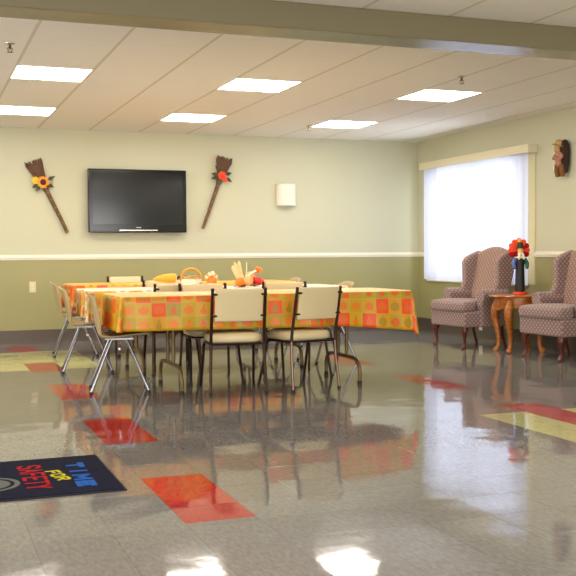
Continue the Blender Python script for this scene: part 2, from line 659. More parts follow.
# window
win = bpy.data.objects.new('window_1', None)
COL.objects.link(win)
win['kind'] = 'structure'
win.location = (W, 0, 0)
cy, cz = (WY0 + WY1) / 2, (WZ0 + WZ1) / 2
bm = NB()
fw = .05
for y in (WY0 + fw / 2, WY1 - fw / 2):
    box(bm, (.09, y, cz), (.06, fw, WZ1 - WZ0))
for z in (WZ0 + fw / 2, WZ1 - fw / 2):
    box(bm, (.09, cy, z), (.055, WY1 - WY0 - .02, fw))
box(bm, (.09, cy, cz), (.05, .045, WZ1 - WZ0))
obj('window_frame', bm, 'trim', win, bevel=.004)
obj('window_pane', B((.095, cy, cz), (.006, WY1 - WY0 - .06, WZ1 - WZ0 - .06)), 'glass', win)
bm = NB()
box(bm, (-.008, WY0 - .07, (WZ0 + WZ1) / 2 + .02), (.02, .13, WZ1 - WZ0 + .06))
box(bm, (-.008, WY1 + .017, (WZ0 + WZ1) / 2 + .02), (.02, .03, WZ1 - WZ0 + .06))
obj('window_casing', bm, 'casing', win, bevel=.003)
obj('window_sill', B((.02, cy, WZ0 - .012), (.09, WY1 - WY0, .024)), 'trim', win, bevel=.004)

bl = thing('vertical_blind', 'white vertical blind with cream valance across the bright window', 'blind', (W, 0, 0))
bm = NB()
box(bm, (-.125, (9.31 + 11.84) / 2, 2.217), (.012, 2.53, .094))
box(bm, (-.064, 9.316, 2.217), (.12, .012, .094))
box(bm, (-.064, 11.834, 2.217), (.12, .012, .094))
box(bm, (-.064, (9.31 + 11.84) / 2, 2.260), (.12, 2.53, .008))
obj('valance', bm, 'cream', bl, bevel=.002)
obj('head_rail', B((-.06, (9.4 + 11.8) / 2, 2.235), (.04, 2.36, .03)), 'white', bl)
bm = NB()
y = 9.475
while y < 11.81:
    edge = (y < 9.76) or (y > 11.42)
    ang = rad(random.uniform(6, 20) if edge else random.uniform(62, 74))
    r = Matrix.Rotation(ang, 3, 'Z')
    box(bm, (-.052, y, 1.465), (.0012, .085, 1.52), r)
    y += .05 if edge else .082
obj('vane', bm, 'vane', bl)


# ---------------------------------------------------------------- ceiling fittings
def ceiling_light(x, y, label):
    t = thing('ceiling_light', label, 'ceiling light', (x, y, H), 0, 'square ceiling lights')
    bm = NB()
    s, w = .305, .012
    box(bm, (0, -s + w / 2, -.003), (2 * s, w, .006))
    box(bm, (0, s - w / 2, -.003), (2 * s, w, .006))
    box(bm, (-s + w / 2, 0, -.003), (w, 2 * s - 2 * w, .006))
    box(bm, (s - w / 2, 0, -.003), (w, 2 * s - 2 * w, .006))
    obj('frame', bm, 'lamp_frame', t)
    obj('diffuser', B((0, 0, -.002), (.586, .586, .003)), 'lamp', t)


for x, y, l in ((1.075, 8.41, 'square lit ceiling panel above and left of the television, second row from the television wall'),
                (2.90, 8.41, 'square lit ceiling panel in the middle of the row farther from the television wall'),
                (4.735, 8.41, 'square lit ceiling panel toward the window in the row farther from the television wall'),
                (1.075, 10.65, 'square lit ceiling panel over the left broom, in the row nearest the television wall'),
                (2.90, 10.65, 'square lit ceiling panel between television and right broom, row nearest the television wall'),
                (4.735, 10.65, 'square lit ceiling panel beside a sprinkler, near the room corner by the window')):
    ceiling_light(x, y, l)


def sprinkler(x, y, label, first=[]):
    if first:
        return dup(first[0], (x, y, H), 0, label)
    t = thing('fire_sprinkler', label, 'sprinkler', (x, y, H), 0, 'ceiling fire sprinklers')
    bm = NB()
    lathe(bm, [(.035, 0), (.033, -.006), (.014, -.012), (.010, -.014)], 20)
    obj('escutcheon', bm, 'steel', t)
    bm = NB()
    lathe(bm, [(.009, -.012), (.009, -.03), (.006, -.032), (.006, -.045)], 12)
    tube(bm, curve([(-.004, 0, -.03), (-.017, 0, -.04), (-.004, 0, -.062)]), .003, 6)
    tube(bm, curve([(.004, 0, -.03), (.017, 0, -.04), (.004, 0, -.062)]), .003, 6)
    obj('body', bm, 'brass', t)
    bm = NB()
    for k in range(10):
        a = 2 * PI * k / 10
        box(bm, (.016 * math.cos(a), .016 * math.sin(a), -.064), (.014, .006, .002), Matrix.Rotation(a, 3, 'Z'))
    lathe(bm, [(.012, -.065), (.012, -.063)], 14)
    obj('deflector', bm, 'brass', t)
    first.append(t)


sprinkler(.652, 7.30, 'small ceiling sprinkler at far left, above the leftmost light panel')
sprinkler(4.409, 7.43, 'small ceiling sprinkler in front of the light panel nearest the window')
sprinkler(4.37, 10.85, 'small ceiling sprinkler touching the light panel nearest the room corner')

# ---------------------------------------------------------------- on the walls
tv = thing('flat_tv', 'large black flat television hung on the back wall', 'television', (2.566, D, 1.722))
bm = NB()
prism(bm, [(-.61, -.387), (.61, -.387), (.61, .387), (-.61, .387)], .075, lambda u, v, w: Vector((u, -.045 - w, v)))
obj('cabinet', bm, 'black', tv, bevel=.012, seg=3)
obj('screen', B((0, -.1215, .032), (1.12, .004, .63)), 'screen', tv)
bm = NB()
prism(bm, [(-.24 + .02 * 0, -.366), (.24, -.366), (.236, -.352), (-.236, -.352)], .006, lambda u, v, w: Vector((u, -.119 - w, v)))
obj('speaker_glint', bm, 'silver', tv)['label'] = 'speaker strip painted bright as a reflection along the lower bezel'  # speaker strip; its bright silver paints in a reflection
bm = NB()
for k in range(7):
    box(bm, (-.026 + k * .0088, -.1215, -.327), (.006, .002, .010))
obj('logo', bm, 'steel', tv)
bm = NB()
box(bm, (0, -.024, 0), (.4, .04, .3))
obj('wall_bracket', bm, 'black', tv)

sc = thing('wall_sconce', 'unlit white half-round wall sconce right of the right broom', 'wall sconce', (4.539, D, 1.83))
bm = NB()
n = 18
pr = [(-.135 * math.cos(PI * k / n), -.10 * math.sin(PI * k / n) - .012) for k in range(n + 1)]
pi_ = [(u * .94, (v + .012) * .92 - .012) for u, v in pr]
ol = pr + pi_[::-1]
prism(bm, ol, .28, lambda u, v, w: Vector((u, v, w - .14)))
obj('shade', bm, 'sconce', sc)
obj('back_plate', B((0, -.007, 0), (.25, .012, .26)), 'white', sc, bevel=.003)
for x in (-.05, .05):
    bm = NB()
    tube(bm, [(x, -.045, -.06), (x, -.045, .09)], .016, 10)
    box(bm, (x, -.03, -.07), (.03, .05, .02))
    obj('lamp_tube', bm, 'white', sc)


def wall_plate(name, label, loc, rz, w, h, m):
    t = thing(name, label, 'wall plate', loc, rz)
    obj('cover_plate', B((0, -.004, 0), (w, .008, h)), m, t, bevel=.003)
    for z in (-.022, .022):
        obj('socket', TB([(0, -.006, z), (0, -.0115, z)], .016, 16), 'white', t)


wall_plate('wall_outlet', 'ivory outlet plate on the green wall at far left', (1.296, D, .685), 0, .078, .13, 'plate')
wall_plate('wall_outlet', 'white outlet low on the window wall behind the armchairs', (W, 10.49, .16), -PI / 2, .075, .115, 'white')


def flower(bm_p, c, r, n, tilt=.25, w=.38):
    for k in range(n):
        a = 2 * PI * k / n + random.uniform(-.1, .1)
        d = Vector((math.cos(a), 0, math.sin(a)))
        s = Vector((-math.sin(a), 0, math.cos(a)))
        up = Vector((0, -1, 0))
        pts = [(0.15, .12), (.55, w), (1., .06), (.55, -w), (.15, -.12)]
        f = [bm_p.verts.new(Vector(c) + d * (u * r) + s * (v * r) + up * (.012 + tilt * r * (.6 - u) * .5)) for u, v in pts]
        g = [bm_p.verts.new(v.co + Vector((0, .003, 0))) for v in f]
        bm_p.faces.new(f)
        bm_p.faces.new(g[::-1])
        for i in range(5):
            bm_p.faces.new((f[i], g[i], g[(i + 1) % 5], f[(i + 1) % 5]))


def broom(label, end, neck, top1, top2, scarlet):
    """Twig broom lying flat against the wall; coordinates are x, z on the wall relative to the flower."""
    t = thing('hanging_broom', label, 'broom', (neck[0], D, neck[1]), 0, 'decorative brooms beside the television')
    rel = lambda p: Vector((p[0] - neck[0], -.035, p[1] - neck[1]))
    e, a, b = rel(end), rel(top1), rel(top2)
    ax = (((a + b) / 2) - e).normalized()
    n_ = Vector((0, -.035, 0))
    nk = n_ + ax * -.06
    obj('stick', TB([e, e.lerp(nk, .3) + Vector((.004, 0, 0)), e.lerp(nk, .7), nk + ax * .12], [.020, .022, .025, .031], 12), 'stick', t)
    for f in (.03, .22, .40, .55, .72, .88):
        p = e + (nk - e) * f
        obj('binding', TB([p - ax * .008, p + ax * .008], .0225 + .007 * f, 12), 'straw', t)
    bm = NB()
    mid = (a + b) / 2
    side = (b - a)
    for k in range(90):
        u = random.uniform(-.5, .5)
        v = random.uniform(-1, 1) * (1 - abs(u) * .7)
        st = nk + side.normalized() * u * .05 + Vector((0, v * .022, 0)) - ax * random.uniform(0, .08)
        md = nk.lerp(mid, .5) + side * u * .62 + Vector((0, v * .03, 0))
        en = mid + side * u + Vector((0, v * .032, 0)) + ax * random.uniform(-.05, .02)
        tube(bm, curve([st, md, en], 3), [.006] * 6 + [.004], 5)
    ring = [nk - ax * .05, nk + ax * .02, nk.lerp(mid, .4), nk.lerp(mid, .75), mid - ax * .02]
    w_ = side.length / 2
    rs = [.03, .036, w_ * .62, w_ * .86, w_ * .93]
    tube(bm, ring, rs, 14, flat=.36 if abs(side.x) > 0 else .3)
    for v in bm.verts:          # keep everything clear of the wall and thin front to back
        v.co.y = -.035 + max(-.032, min(.032, (v.co.y + .035)))
    obj('bristles', bm, 'twig', t)
    bm = NB()
    fc = Vector((0, -.07, 0))
    flower(bm, fc, .078 if not scarlet else .06, 12)
    fl = obj('flower', bm, 'scarlet' if scarlet else 'sun_petal', t)
    bm = NB()
    lathe(bm, [(.034, .006), (.036, .016), (.024, .026), (.002, .030)] if not scarlet else [(.022, .006), (.024, .016), (.016, .026), (.002, .030)], 16, fc, rot=Matrix.Rotation(-PI / 2, 3, 'X') @ Matrix.Rotation(PI, 3, 'X'))
    obj('flower_centre', bm, 'scarlet' if scarlet else 'seed', fl)
    bm = NB()
    flower(bm, Vector((-.085 if not scarlet else .05, -.06, .02 if not scarlet else -.055)), .05 if not scarlet else .03, 9)
    obj('small_flower', bm, 'yellow' if not scarlet else 'scarlet', t)
    for an in ((20, -25, 200, 235) if not scarlet else (200, 165, 335, 20, 130, 250)):
        bm = NB()
        a_ = rad(an + random.uniform(-8, 8))
        d = Vector((math.cos(a_), 0, math.sin(a_)))
        s = Vector((-d.z, 0, d.x))
        c = Vector((0, -.06, 0)) + d * .05
        L_ = random.uniform(.09, .12)
        up = [c, c + d * L_ * .4 + s * .026 + Vector((0, -.006, 0)), c + d * L_, c + d * L_ * .4 - s * .026 + Vector((0, -.006, 0))]
        f = [bm.verts.new(p) for p in up]
        g = [bm.verts.new(p + Vector((0, .003, 0))) for p in up]
        bm.faces.new(f)
        bm.faces.new(g[::-1])
        for i in range(4):
            bm.faces.new((f[i], g[i], g[(i + 1) % 4], f[(i + 1) % 4]))
        obj('leaf', bm, 'leaf', t)


broom('dark twig broom with orange sunflower, hung left of the television', (1.713, 1.335), (1.43, 1.935), (1.221, 2.150), (1.42, 2.215), False)
broom('dark twig broom with red-orange flower, hung right of the television', (3.405, 1.39), (3.655, 2.06), (3.60, 2.305), (3.815, 2.265), True)

wf = thing('wall_figure', 'small straw-hatted figure with brown trousers hung high on the right wall', 'wall decoration', (W, 8.80, 2.06), 0)
bm = NB()
lathe(bm, [(.004, -.17), (.045, -.15), (.062, -.05), (.066, .06), (.06, .14), (.035, .185), (.004, .195)], 16, (-.045, -.035, 0), .6, 1.)
obj('hair', bm, 'hair', wf)
bm = NB()
lathe(bm, [(.004, -.045), (.032, -.03), (.038, 0), (.03, .032), (.004, .045)], 16, (-.085, .035, .10))
obj('head', bm, 'tan', wf)
bm = NB()
lathe(bm, [(.085, 0), (.09, .006), (.05, .016), (.045, .05), (.03, .062), (.004, .065)], 18, (-.075, .03, .135), .7, 1., Matrix.Rotation(rad(14), 3, 'X'))
obj('hat', bm, 'tan', wf)
bm = NB()
lathe(bm, [(.035, -.10), (.045, -.04), (.045, .03), (.025, .065)], 14, (-.08, .02, .01), .7, 1.)
tube(bm, curve([(-.09, .05, .05), (-.11, .07, 0), (-.12, .02, .005), (-.12, -.04, -.02)]), .016, 8)
tube(bm, curve([(-.09, -.02, .05), (-.10, -.06, .01), (-.12, -.03, -.02)]), .016, 8)
obj('torso', bm, 'pink', wf)
bm = NB()
tube(bm, [(-.08, .035, -.07), (-.085, .04, -.13), (-.085, .03, -.195)], [.034, .032, .024], 12)
tube(bm, [(-.07, -.02, -.07), (-.072, -.03, -.13), (-.072, -.035, -.195)], [.034, .032, .024], 12)
obj('trousers', bm, 'trouser', wf)
obj('broomstick', TB([(-.10, .075, -.13), (-.10, .068, .06)], .007, 8), 'ivory', wf)

# ---------------------------------------------------------------- floor mat
mt = thing('door_mat', 'dark navy rubber-edged floor mat with TIME FOR SAFETY lettering', 'mat', (.30, 4.84, 0), 0)
bm = NB()
box(bm, (-.03, 0, .003), (1.22, .83, .006))
obj('backing', bm, 'mat_edge', mt, bevel=.003)
obj('pile', B((-.03, 0, .006), (1.20, .81, .008)), 'mat_navy', mt, bevel=.003)


STROKE = {
    'T': [[(0, 1), (1, 1)], [(.5, 1), (.5, 0)]],
    'I': [[(.5, 1), (.5, 0)]],
    'M': [[(0, 0), (0, 1)], [(0, 1), (.5, .35)], [(.5, .35), (1, 1)], [(1, 1), (1, 0)]],
    'E': [[(0, 0), (0, 1)], [(0, 1), (1, 1)], [(0, .5), (.85, .5)], [(0, 0), (1, 0)]],
    'F': [[(0, 0), (0, 1)], [(0, 1), (1, 1)], [(0, .5), (.85, .5)]],
    'O': [[(0, .2), (0, .8)], [(0, .8), (.2, 1)], [(.2, 1), (.8, 1)], [(.8, 1), (1, .8)], [(1, .8), (1, .2)], [(1, .2), (.8, 0)], [(.8, 0), (.2, 0)], [(.2, 0), (0, .2)]],
    'R': [[(0, 0), (0, 1)], [(0, 1), (.8, 1)], [(.8, 1), (1, .85)], [(1, .85), (1, .65)], [(1, .65), (.8, .5)], [(.8, .5), (0, .5)], [(.45, .5), (1, 0)]],
    'S': [[(1, .85), (.8, 1)], [(.8, 1), (.15, 1)], [(.15, 1), (0, .8)], [(0, .8), (.15, .55)], [(.15, .55), (.85, .45)], [(.85, .45), (1, .2)], [(1, .2), (.85, 0)], [(.85, 0), (.15, 0)], [(.15, 0), (0, .15)]],
    'A': [[(0, 0), (.5, 1)], [(.5, 1), (1, 0)], [(.2, .35), (.8, .35)]],
    'Y': [[(0, 1), (.5, .5)], [(1, 1), (.5, .5)], [(.5, .5), (.5, 0)]],
}


def text_obj(name, txt, m, parent, base_far, base_near, height, bold=.21):
    """Block letters woven into the pile, on a base line from base_far to base_near, rising to +x."""
    a, b = Vector(base_far), Vector(base_near)
    d = (b - a).normalized()
    u = Vector((-d.y, d.x))
    L = (b - a).length
    n = len(txt)
    st = bold * L / n            # stroke width
    cw = L / n * .86 - st
    k = 0
    for i, ch in enumerate(txt):
        bm = NB()
        o = a + d * (L * (i + .06) / n + st / 2)
        for p, q in STROKE[ch]:
            P = o + d * (p[0] * cw) + u * (st * .4 + p[1] * (height - st * .8))
            Q = o + d * (q[0] * cw) + u * (st * .4 + q[1] * (height - st * .8))
            t = (Q - P).normalized()
            w_ = Vector((-t.y, t.x)) * st / 2
            P, Q = P - t * st * .4, Q + t * st * .4
            k += 1
            z = .0104 + .00006 * k
            bm.faces.new([bm.verts.new((v.x, v.y, z)) for v in (P - w_, Q - w_, Q + w_, P + w_)])
        obj(name, bm, m, parent)['label'] = m.split('_')[1] + ' letter ' + ch


rl = lambda x, y: (x - .30, y - 4.84)
text_obj('letter', 'TIME', 'ink_blue', mt, rl(.688, 5.085), rl(.676, 4.525), .086)
text_obj('letter', 'FOR', 'ink_yellow', mt, rl(.568, 4.93), rl(.606, 4.69), .068)
text_obj('letter', 'SAFETY', 'ink_red', mt, rl(.452, 5.095), rl(.452, 4.555), .112)
bm = NB()


def ring(bm, r0, r1, z, n=40):
    a = [bm.verts.new((r0 * math.cos(2 * PI * k / n), r0 * math.sin(2 * PI * k / n), z)) for k in range(n)]
    b = [bm.verts.new((r1 * math.cos(2 * PI * k / n), r1 * math.sin(2 * PI * k / n), z)) for k in range(n)]
    for k in range(n):
        bm.faces.new((a[k], b[k], b[(k + 1) % n], a[(k + 1) % n]))


ring(bm, .125, .15, .0108)
ring(bm, .002, .105, .0108)
for v in bm.verts:
    v.co += Vector((-.015, -.11, 0))
obj('clock_emblem', bm, 'ink_grey', mt)


# ---------------------------------------------------------------- tables
def folding_table(x0, x1, y0, y1, label):
    L, Wd = x1 - x0, y1 - y0
    t = thing('folding_table', label, 'table', ((x0 + x1) / 2, (y0 + y1) / 2, 0), 0, 'folding banquet tables in three rows')
    obj('tabletop', B((0, 0, .732), (L, Wd, .036)), 'laminate', t, bevel=.008)
    bm = NB()
    for s in (-1, 1):
        box(bm, (0, s * (Wd / 2 - .05), .695), (L - .2, .02, .04))
        box(bm, (s * (L / 2 - .10), 0, .695), (.02, Wd - .09, .04))
    obj('apron_frame', bm, 'table_leg', t)
    for s in (-1, 1):
        X = s * (L / 2 - .455)
        bm = NB()
        h = Wd / 2 - .03
        ft = [(X, -h, .012), (X, -h, .10), (X, -h + .03, .17), (X, -h + .10, .20), (X, 0, .205), (X, h - .10, .20), (X, h - .03, .17), (X, h, .10), (X, h, .012)]
        tube(bm, curve(ft, 6), .016, 10)
        for q in (-.09, .09):
            tube(bm, [(X, q, .2), (X, q, .70)], .016, 10)
        tube(bm, [(X, -.3, .70), (X, .3, .70)], .014, 8)
        lg = obj('leg', bm, 'table_leg', t)
        for q in (-h, h):
            obj('foot_cap', TB([(X, q, 0), (X, q, .03)], .019, 10), 'rubber', lg)
        obj('leg_brace', TB([(X, 0, .40), (X - s * .38, 0, .70)], .009, 8), 'table_leg', t)


def tablecloth(x0, x1, y0, y1, drop, m, label, dl=None, uneven=False):
    """A sheet over the table top: overhang hangs down in soft waves, corners stand out in cone folds."""
    L, Wd, z = x1 - x0, y1 - y0, .757
    dl = dl or drop
    cx, cy = (x0 + x1) / 2, (y0 + y1) / 2
    r = .02
    sx = [-(L / 2 + dl) + k * dl / 14 for k in range(14)] + [-L / 2 + L * k / 90 for k in range(91)] + [L / 2 + drop * k / 12 for k in range(1, 13)]
    sy = [-(Wd / 2 + drop) + k * drop / 12 for k in range(12)] + [-Wd / 2 + Wd * k / 26 for k in range(27)] + [Wd / 2 + drop * k / 12 for k in range(1, 13)]

    def place(s, t):
        a = max(0, abs(s) - L / 2)
        b = max(0, abs(t) - Wd / 2)
        sg, tg = math.copysign(1, s), math.copysign(1, t)
        X, Y = max(-L / 2, min(L / 2, s)), max(-Wd / 2, min(Wd / 2, t))
        if a == 0 and b == 0:
            return (X, Y, z + .0015 * math.sin(7 * s + 3 * t))
        d = math.hypot(a, b) if a and b else a + b
        ph = math.atan2(b, a)
        hang = min(d, drop * 1.03) if (a and b) else d
        corner = math.sin(2 * ph) if (a and b) else 0
        if uneven and t < -Wd / 2:      # the front hem of this sheet hangs a little lower toward +x
            q = (s + L / 2) / L
            hang *= .90 + .08 * q + .17 * max(0, q - .75) * 4
        flare = .012 + .03 * d
        if b and not a:
            flare += .010 * d / drop * math.sin(s * 9 + 1.3 * tg) + .008 * d / drop * math.sin(s * 23)
        elif a and not b:
            flare += (.016 * d / drop) * math.sin(t * 15 + cx) + .010 * d / drop * math.sin(t * 31 + cy)
        flare += corner * (.045 * min(1, d / drop))
        return (X + sg * math.cos(ph) * flare * (1 if a else 0), Y + tg * math.sin(ph) * flare * (1 if b else 0), z - hang + .004 * corner)
    bm = NB()
    lay = bm.loops.layers.uv.verify()
    vs = [[bm.verts.new(place(s, t)) for t in sy] for s in sx]
    for i in range(len(sx) - 1):
        for j in range(len(sy) - 1):
            f = bm.faces.new((vs[i][j], vs[i + 1][j], vs[i + 1][j + 1], vs[i][j + 1]))
            for l, (p, q) in zip(f.loops, ((i, j), (i + 1, j), (i + 1, j + 1), (i, j + 1))):
                l[lay].uv = (sx[p], sy[q] + Wd / 2 + drop)
    o = obj('tablecloth', bm, m, angle=70, solid=.0025)
    o.location = (cx, cy, 0)
    tag(o, label, 'tablecloth', 'printed autumn tablecloths')
    return o


TBL = ((1.42, 3.82, 7.25, 8.01), (1.39, 3.80, 8.49, 9.25), (1.50, 3.92, 10.15, 10.91))
for r, l in zip(TBL, ('folding table with bent tube legs in the row nearest the camera', 'folding table in the middle row, under the centrepieces', 'folding table in the row closest to the television wall')):
    folding_table(*r, l)
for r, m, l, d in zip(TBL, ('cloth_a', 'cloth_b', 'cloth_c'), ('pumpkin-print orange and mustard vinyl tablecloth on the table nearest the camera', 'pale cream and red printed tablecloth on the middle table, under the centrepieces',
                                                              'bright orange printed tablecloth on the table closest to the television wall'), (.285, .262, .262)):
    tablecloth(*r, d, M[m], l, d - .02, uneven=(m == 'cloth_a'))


# ---------------------------------------------------------------- cream chairs with brown frames
def brown_chair(label, loc, rz):
    t = thing('padded_chair', label, 'chair', loc, rz, 'cream padded chairs with brown frames')
    bm = NB()
    out = []
    for k in range(40):             # rounded-square plan, crowned top
        a = 2 * PI * k / 40
        c, s = math.cos(a), math.sin(a)
        out.append(((.212) * math.copysign(abs(c) ** .45, c), .205 * math.copysign(abs(s) ** .45, s)))
    prof = [(.93, .392), (.985, .399), (1., .415), (1., .437), (.97, .452), (.86, .462), (.5, .467), (.02, .468)]
    rings = [[bm.verts.new((x * f, y * f + .01, zz)) for x, y in out] for f, zz in prof]
    for a, b in zip(rings, rings[1:]):
        for k in range(40):
            bm.faces.new((a[k], a[(k + 1) % 40], b[(k + 1) % 40], b[k]))
    bm.faces.new(rings[0][::-1])
    bm.faces.new(rings[-1])
    obj('seat', bm, 'vinyl', t, angle=60)
    bm = NB()

    def bk(u, v):
        x = (u - .5) * .366
        zz = .560 + v * .25
        yy = -.222 - (zz - .42) * .2 - .018 * (1 - (2 * u - 1) ** 2)
        return Vector((x, yy, zz))
    grid(bm, 10, 6, bk)
    obj('backrest', bm, 'vinyl', t, solid=.026, bevel=.010, seg=3)
    for s in (-1, 1):
        top = Vector((s * .202, -.296, .814))
        obj('back_post', TB([(s * .205, -.212, .385), (s * .205, -.216, .44), (s * .203, -.268, .685), top], [.0125] * 4, 8), 'brown', t)
        for zz in (.604, .767):
            yy = -.212 - (zz - .40) * .205
            obj('back_bracket', TB([(s * .212, yy - .012, zz), (s * .166, yy - .016, zz)], .009, 8), 'brown', t)
        lg = obj('leg', TB([(s * .204, -.206, .39), (s * .208, -.215, .25), (s * .218, -.250, .012)], [.0125, .012, .0105], 8), 'bronze', t)
        obj('glide', TB([(s * .216, -.250, 0), (s * .216, -.250, .02)], .0135, 8), 'rubber', lg)
        lg = obj('leg', TB(curve([(s * .200, -.08, .383), (s * .200, .10, .380), (s * .201, .165, .35), (s * .206, .20, .22), (s * .218, .265, .012)], 5), .0115, 8), 'brown', t)
        obj('glide', TB([(s * .218, .265, 0), (s * .218, .265, .02)], .0135, 8), 'rubber', lg)
    bm = NB()
    for s in (-1, 1):
        tube(bm, [(s * .187, -.206, .384), (s * .187, .17, .384)], .010, 8)
    tube(bm, [(-.204, -.208, .384), (.204, -.208, .384)], .010, 8)
    tube(bm, [(-.19, .165, .384), (.19, .165, .384)], .010, 8)
    obj('seat_frame', bm, 'brown', t)
    return t


C0 = brown_chair('cream chair with brown frame, left of the two in front of the nearest table', (2.305, 7.35, 0), rad(-7))
dup(C0, (2.855, 7.335, 0), rad(12), 'cream chair with brown frame in front of nearest table, nearer its right end')
dup(C0, (2.31, 8.0, 0), rad(176), 'cream chair facing the camera across the nearest table, left of the husk centrepiece')
dup(C0, (3.10, 8.02, 0), rad(180), 'cream chair facing the camera across the nearest table, right of the husk centrepiece')
dup(C0, (2.145, 8.68, 0), rad(-2), 'cream chair tucked under the middle table, back to camera, partly hidden behind another back')
dup(C0, (2.285, 9.27, 0), rad(179), 'cream chair facing the camera across the middle table, below the basket centrepiece')
dup(C0, (2.262, 11.06, 0), rad(180), 'cream chair closest to the television wall, facing the camera across the last table')


# ---------------------------------------------------------------- moulded shell chairs
def shell_chair(label, loc, rz):
    t = thing('shell_chair', label, 'chair', loc, rz, 'beige moulded shell chairs at the table ends')
    prof = [(.235, .428), (.21, .448), (.12, .442), (0, .428), (-.09, .424), (-.145, .442), (-.17, .50), (-.185, .58), (-.205, .68), (-.225, .755), (-.25, .787)]
    P = [Vector((0, a, b)) for a, b in prof]
    pc = curve(P, 4)
    wid = [.20, .215, .225, .225, .22, .215, .215, .215, .21, .195, .16]
    n = len(pc) - 1

    def width(f):
        k = min(int(f * 10), 9)
        return wid[k] + (wid[k + 1] - wid[k]) * (f * 10 - k)
    bm = NB()

    def fn(u, v):
        p = pc[round(v * n)]
        w = width(v)
        s = 2 * u - 1
        e = max(0, abs(s) - .55) / .45
        q = Vector((s * w, p.y, p.z))
        back = max(0., min(1., (v - .45) / .2))
        q.z += e * e * .018 * (1 - back)
        q.y += e * e * .04 * back
        if v > .9:
            q.z -= abs(s) ** 3 * .03
        return q
    grid(bm, 16, n, fn)
    obj('shell', bm, 'shell', t, solid=.008, angle=80)
    bm = NB()
    for s in (-1, 1):
        box(bm, (s * .13, .0, .418), (.03, .22, .012))
    tube(bm, [(-.14, .0, .34), (.14, .0, .34)], .010, 8)
    obj('under_frame', bm, 'chrome', t)
    for s in (-1, 1):
        for d in (-1, 1):
            top = (s * .13, d * .05, .42)
            knee = (s * .135, d * .065, .40)
            foot = (s * .205, d * .22, .014)
            lg = obj('leg', TB([top, knee, foot], .0115, 10), 'chrome', t)
            obj('glide', TB([(s * .205, d * .22, 0), (s * .205, d * .22, .022)], .014, 10), 'rubber', lg)
    return t


S0 = shell_chair('beige moulded chair at the left end of the nearest table', (1.48, 7.72, 0), rad(-99))
dup(S0, (1.46, 9.14, 0), rad(-98), 'beige moulded chair at the left end of the middle table')
dup(S0, (1.565, 10.59, 0), rad(-96), 'beige moulded chair at the left end of the table by the television wall')
dup(S0, (3.80, 8.99, 0), rad(94), 'beige moulded chair at the right end of the middle table, mostly hidden')
dup(S0, (3.86, 10.60, 0), rad(94), 'beige moulded chair at the right end of the table by the television wall')

# ---------------------------------------------------------------- centrepieces on the middle table
TZ = .7595


def pumpkin(bm, c, r, sq=.8, n=8, seg=32, axis=None):
    rows = 10
    rr = []
    for j in range(rows + 1):
        th_ = PI * j / rows
        ring_ = []
        for k in range(seg):
            a = 2 * PI * k / seg
            f = 1 - .1 * abs(math.cos(a * n / 2)) ** .6 * 1
            p = Vector((r * math.sin(th_) * math.cos(a) * f, r * math.sin(th_) * math.sin(a) * f, -r * sq * math.cos(th_)))
            if axis:
                p = axis @ p
            ring_.append(bm.verts.new(p + Vector(c)))
        rr.append(ring_)
    for a, b in zip(rr, rr[1:]):
        for k in range(seg):
            bm.faces.new((a[k], a[(k + 1) % seg], b[(k + 1) % seg], b[k]))
    bmesh.ops.remove_doubles(bm, verts=bm.verts, dist=.0005)


bk = thing('wicker_basket', 'golden wicker basket with an arched handle on the middle table', 'basket', (2.413, 8.98, TZ), 0, 'autumn centrepieces')
bm = NB()
lathe(bm, [(.06, 0), (.085, .02), (.095, .06), (.1, .085), (.093, .085), (.088, .06), (.06, .012)], 24)
obj('bowl', bm, 'ivory', bk)
obj('handle', TB(curve([(-.09, 0, .07), (-.088, 0, .13), (-.05, 0, .185), (0, 0, .20), (.05, 0, .185), (.088, 0, .13), (.09, 0, .07)], 6), .015, 8), 'wicker', bk)
for k in range(9):
    bm = NB()
    a = random.uniform(0, 2 * PI)
    r = random.uniform(0, .06)
    q = Matrix.Rotation(random.uniform(0, 6), 3, 'Z') @ Matrix.Rotation(random.uniform(-.6, .6), 3, 'X')
    box(bm, (r * math.cos(a), r * math.sin(a), .09 + random.uniform(0, .03)), (.05, .03, .004), q)
    obj('leaf', bm, 'amber', bk)
bk.scale = (1, 1, .86)

gb = thing('squash', 'long orange squash lying left of the basket on the middle table', 'squash', (2.19, 8.98, TZ), 0, 'autumn centrepieces')
bm = NB()
tube(bm, curve([(-.14, 0, .075), (-.10, 0, .08), (-.03, 0, .085), (.05, 0, .085), (.09, 0, .08)], 5), [.006 + .038 * math.sin(min(1, k / 15) * PI / 2) if k < 18 else .044 - .014 * (k - 17) for k in range(21)], 14)
obj('body', bm, 'amber', gb)
bm = NB()
lathe(bm, [(.045, 0), (.05, .01), (.04, .025), (.012, .035)], 16)
obj('stand', bm, 'wicker', gb)
obj('stem', TB([(.08, 0, .08), (.115, .01, .10)], [.014, .01], 8), 'seed', gb)

tk = thing('turkey_figure', 'small turkey figure with orange and white feathers, right of the basket', 'figurine', (2.60, 8.92, TZ), 0, 'autumn centrepieces')
bm = NB()
lathe(bm, [(.035, 0), (.06, .02), (.066, .055), (.055, .095), (.03, .12), (.004, .125)], 18)
obj('body', bm, 'orange', tk)
for k in range(9):
    bm = NB()
    a = rad(10 + k * 20)
    d = Vector((math.cos(a), 0, math.sin(a)))
    tube(bm, [Vector((0, .03, .07)) + d * .03, Vector((0, .035, .07)) + d * .075, Vector((0, .04, .07)) + d * .10], [.010, .018, .006], 8)
    obj('tail_feather', bm, 'ivory' if k % 2 else 'amber', tk)
bm = NB()
lathe(bm, [(.004, -.026), (.02, -.018), (.026, 0), (.02, .018), (.004, .026)], 12, (0, -.035, .15))
obj('head', bm, 'ivory', tk)
bm = NB()
tube(bm, [(.05, -.03, .02), (.10, -.03, .035), (.12, -.03, .03)], [.02, .022, .008], 8)
obj('corn_ear', bm, 'yellow', tk)
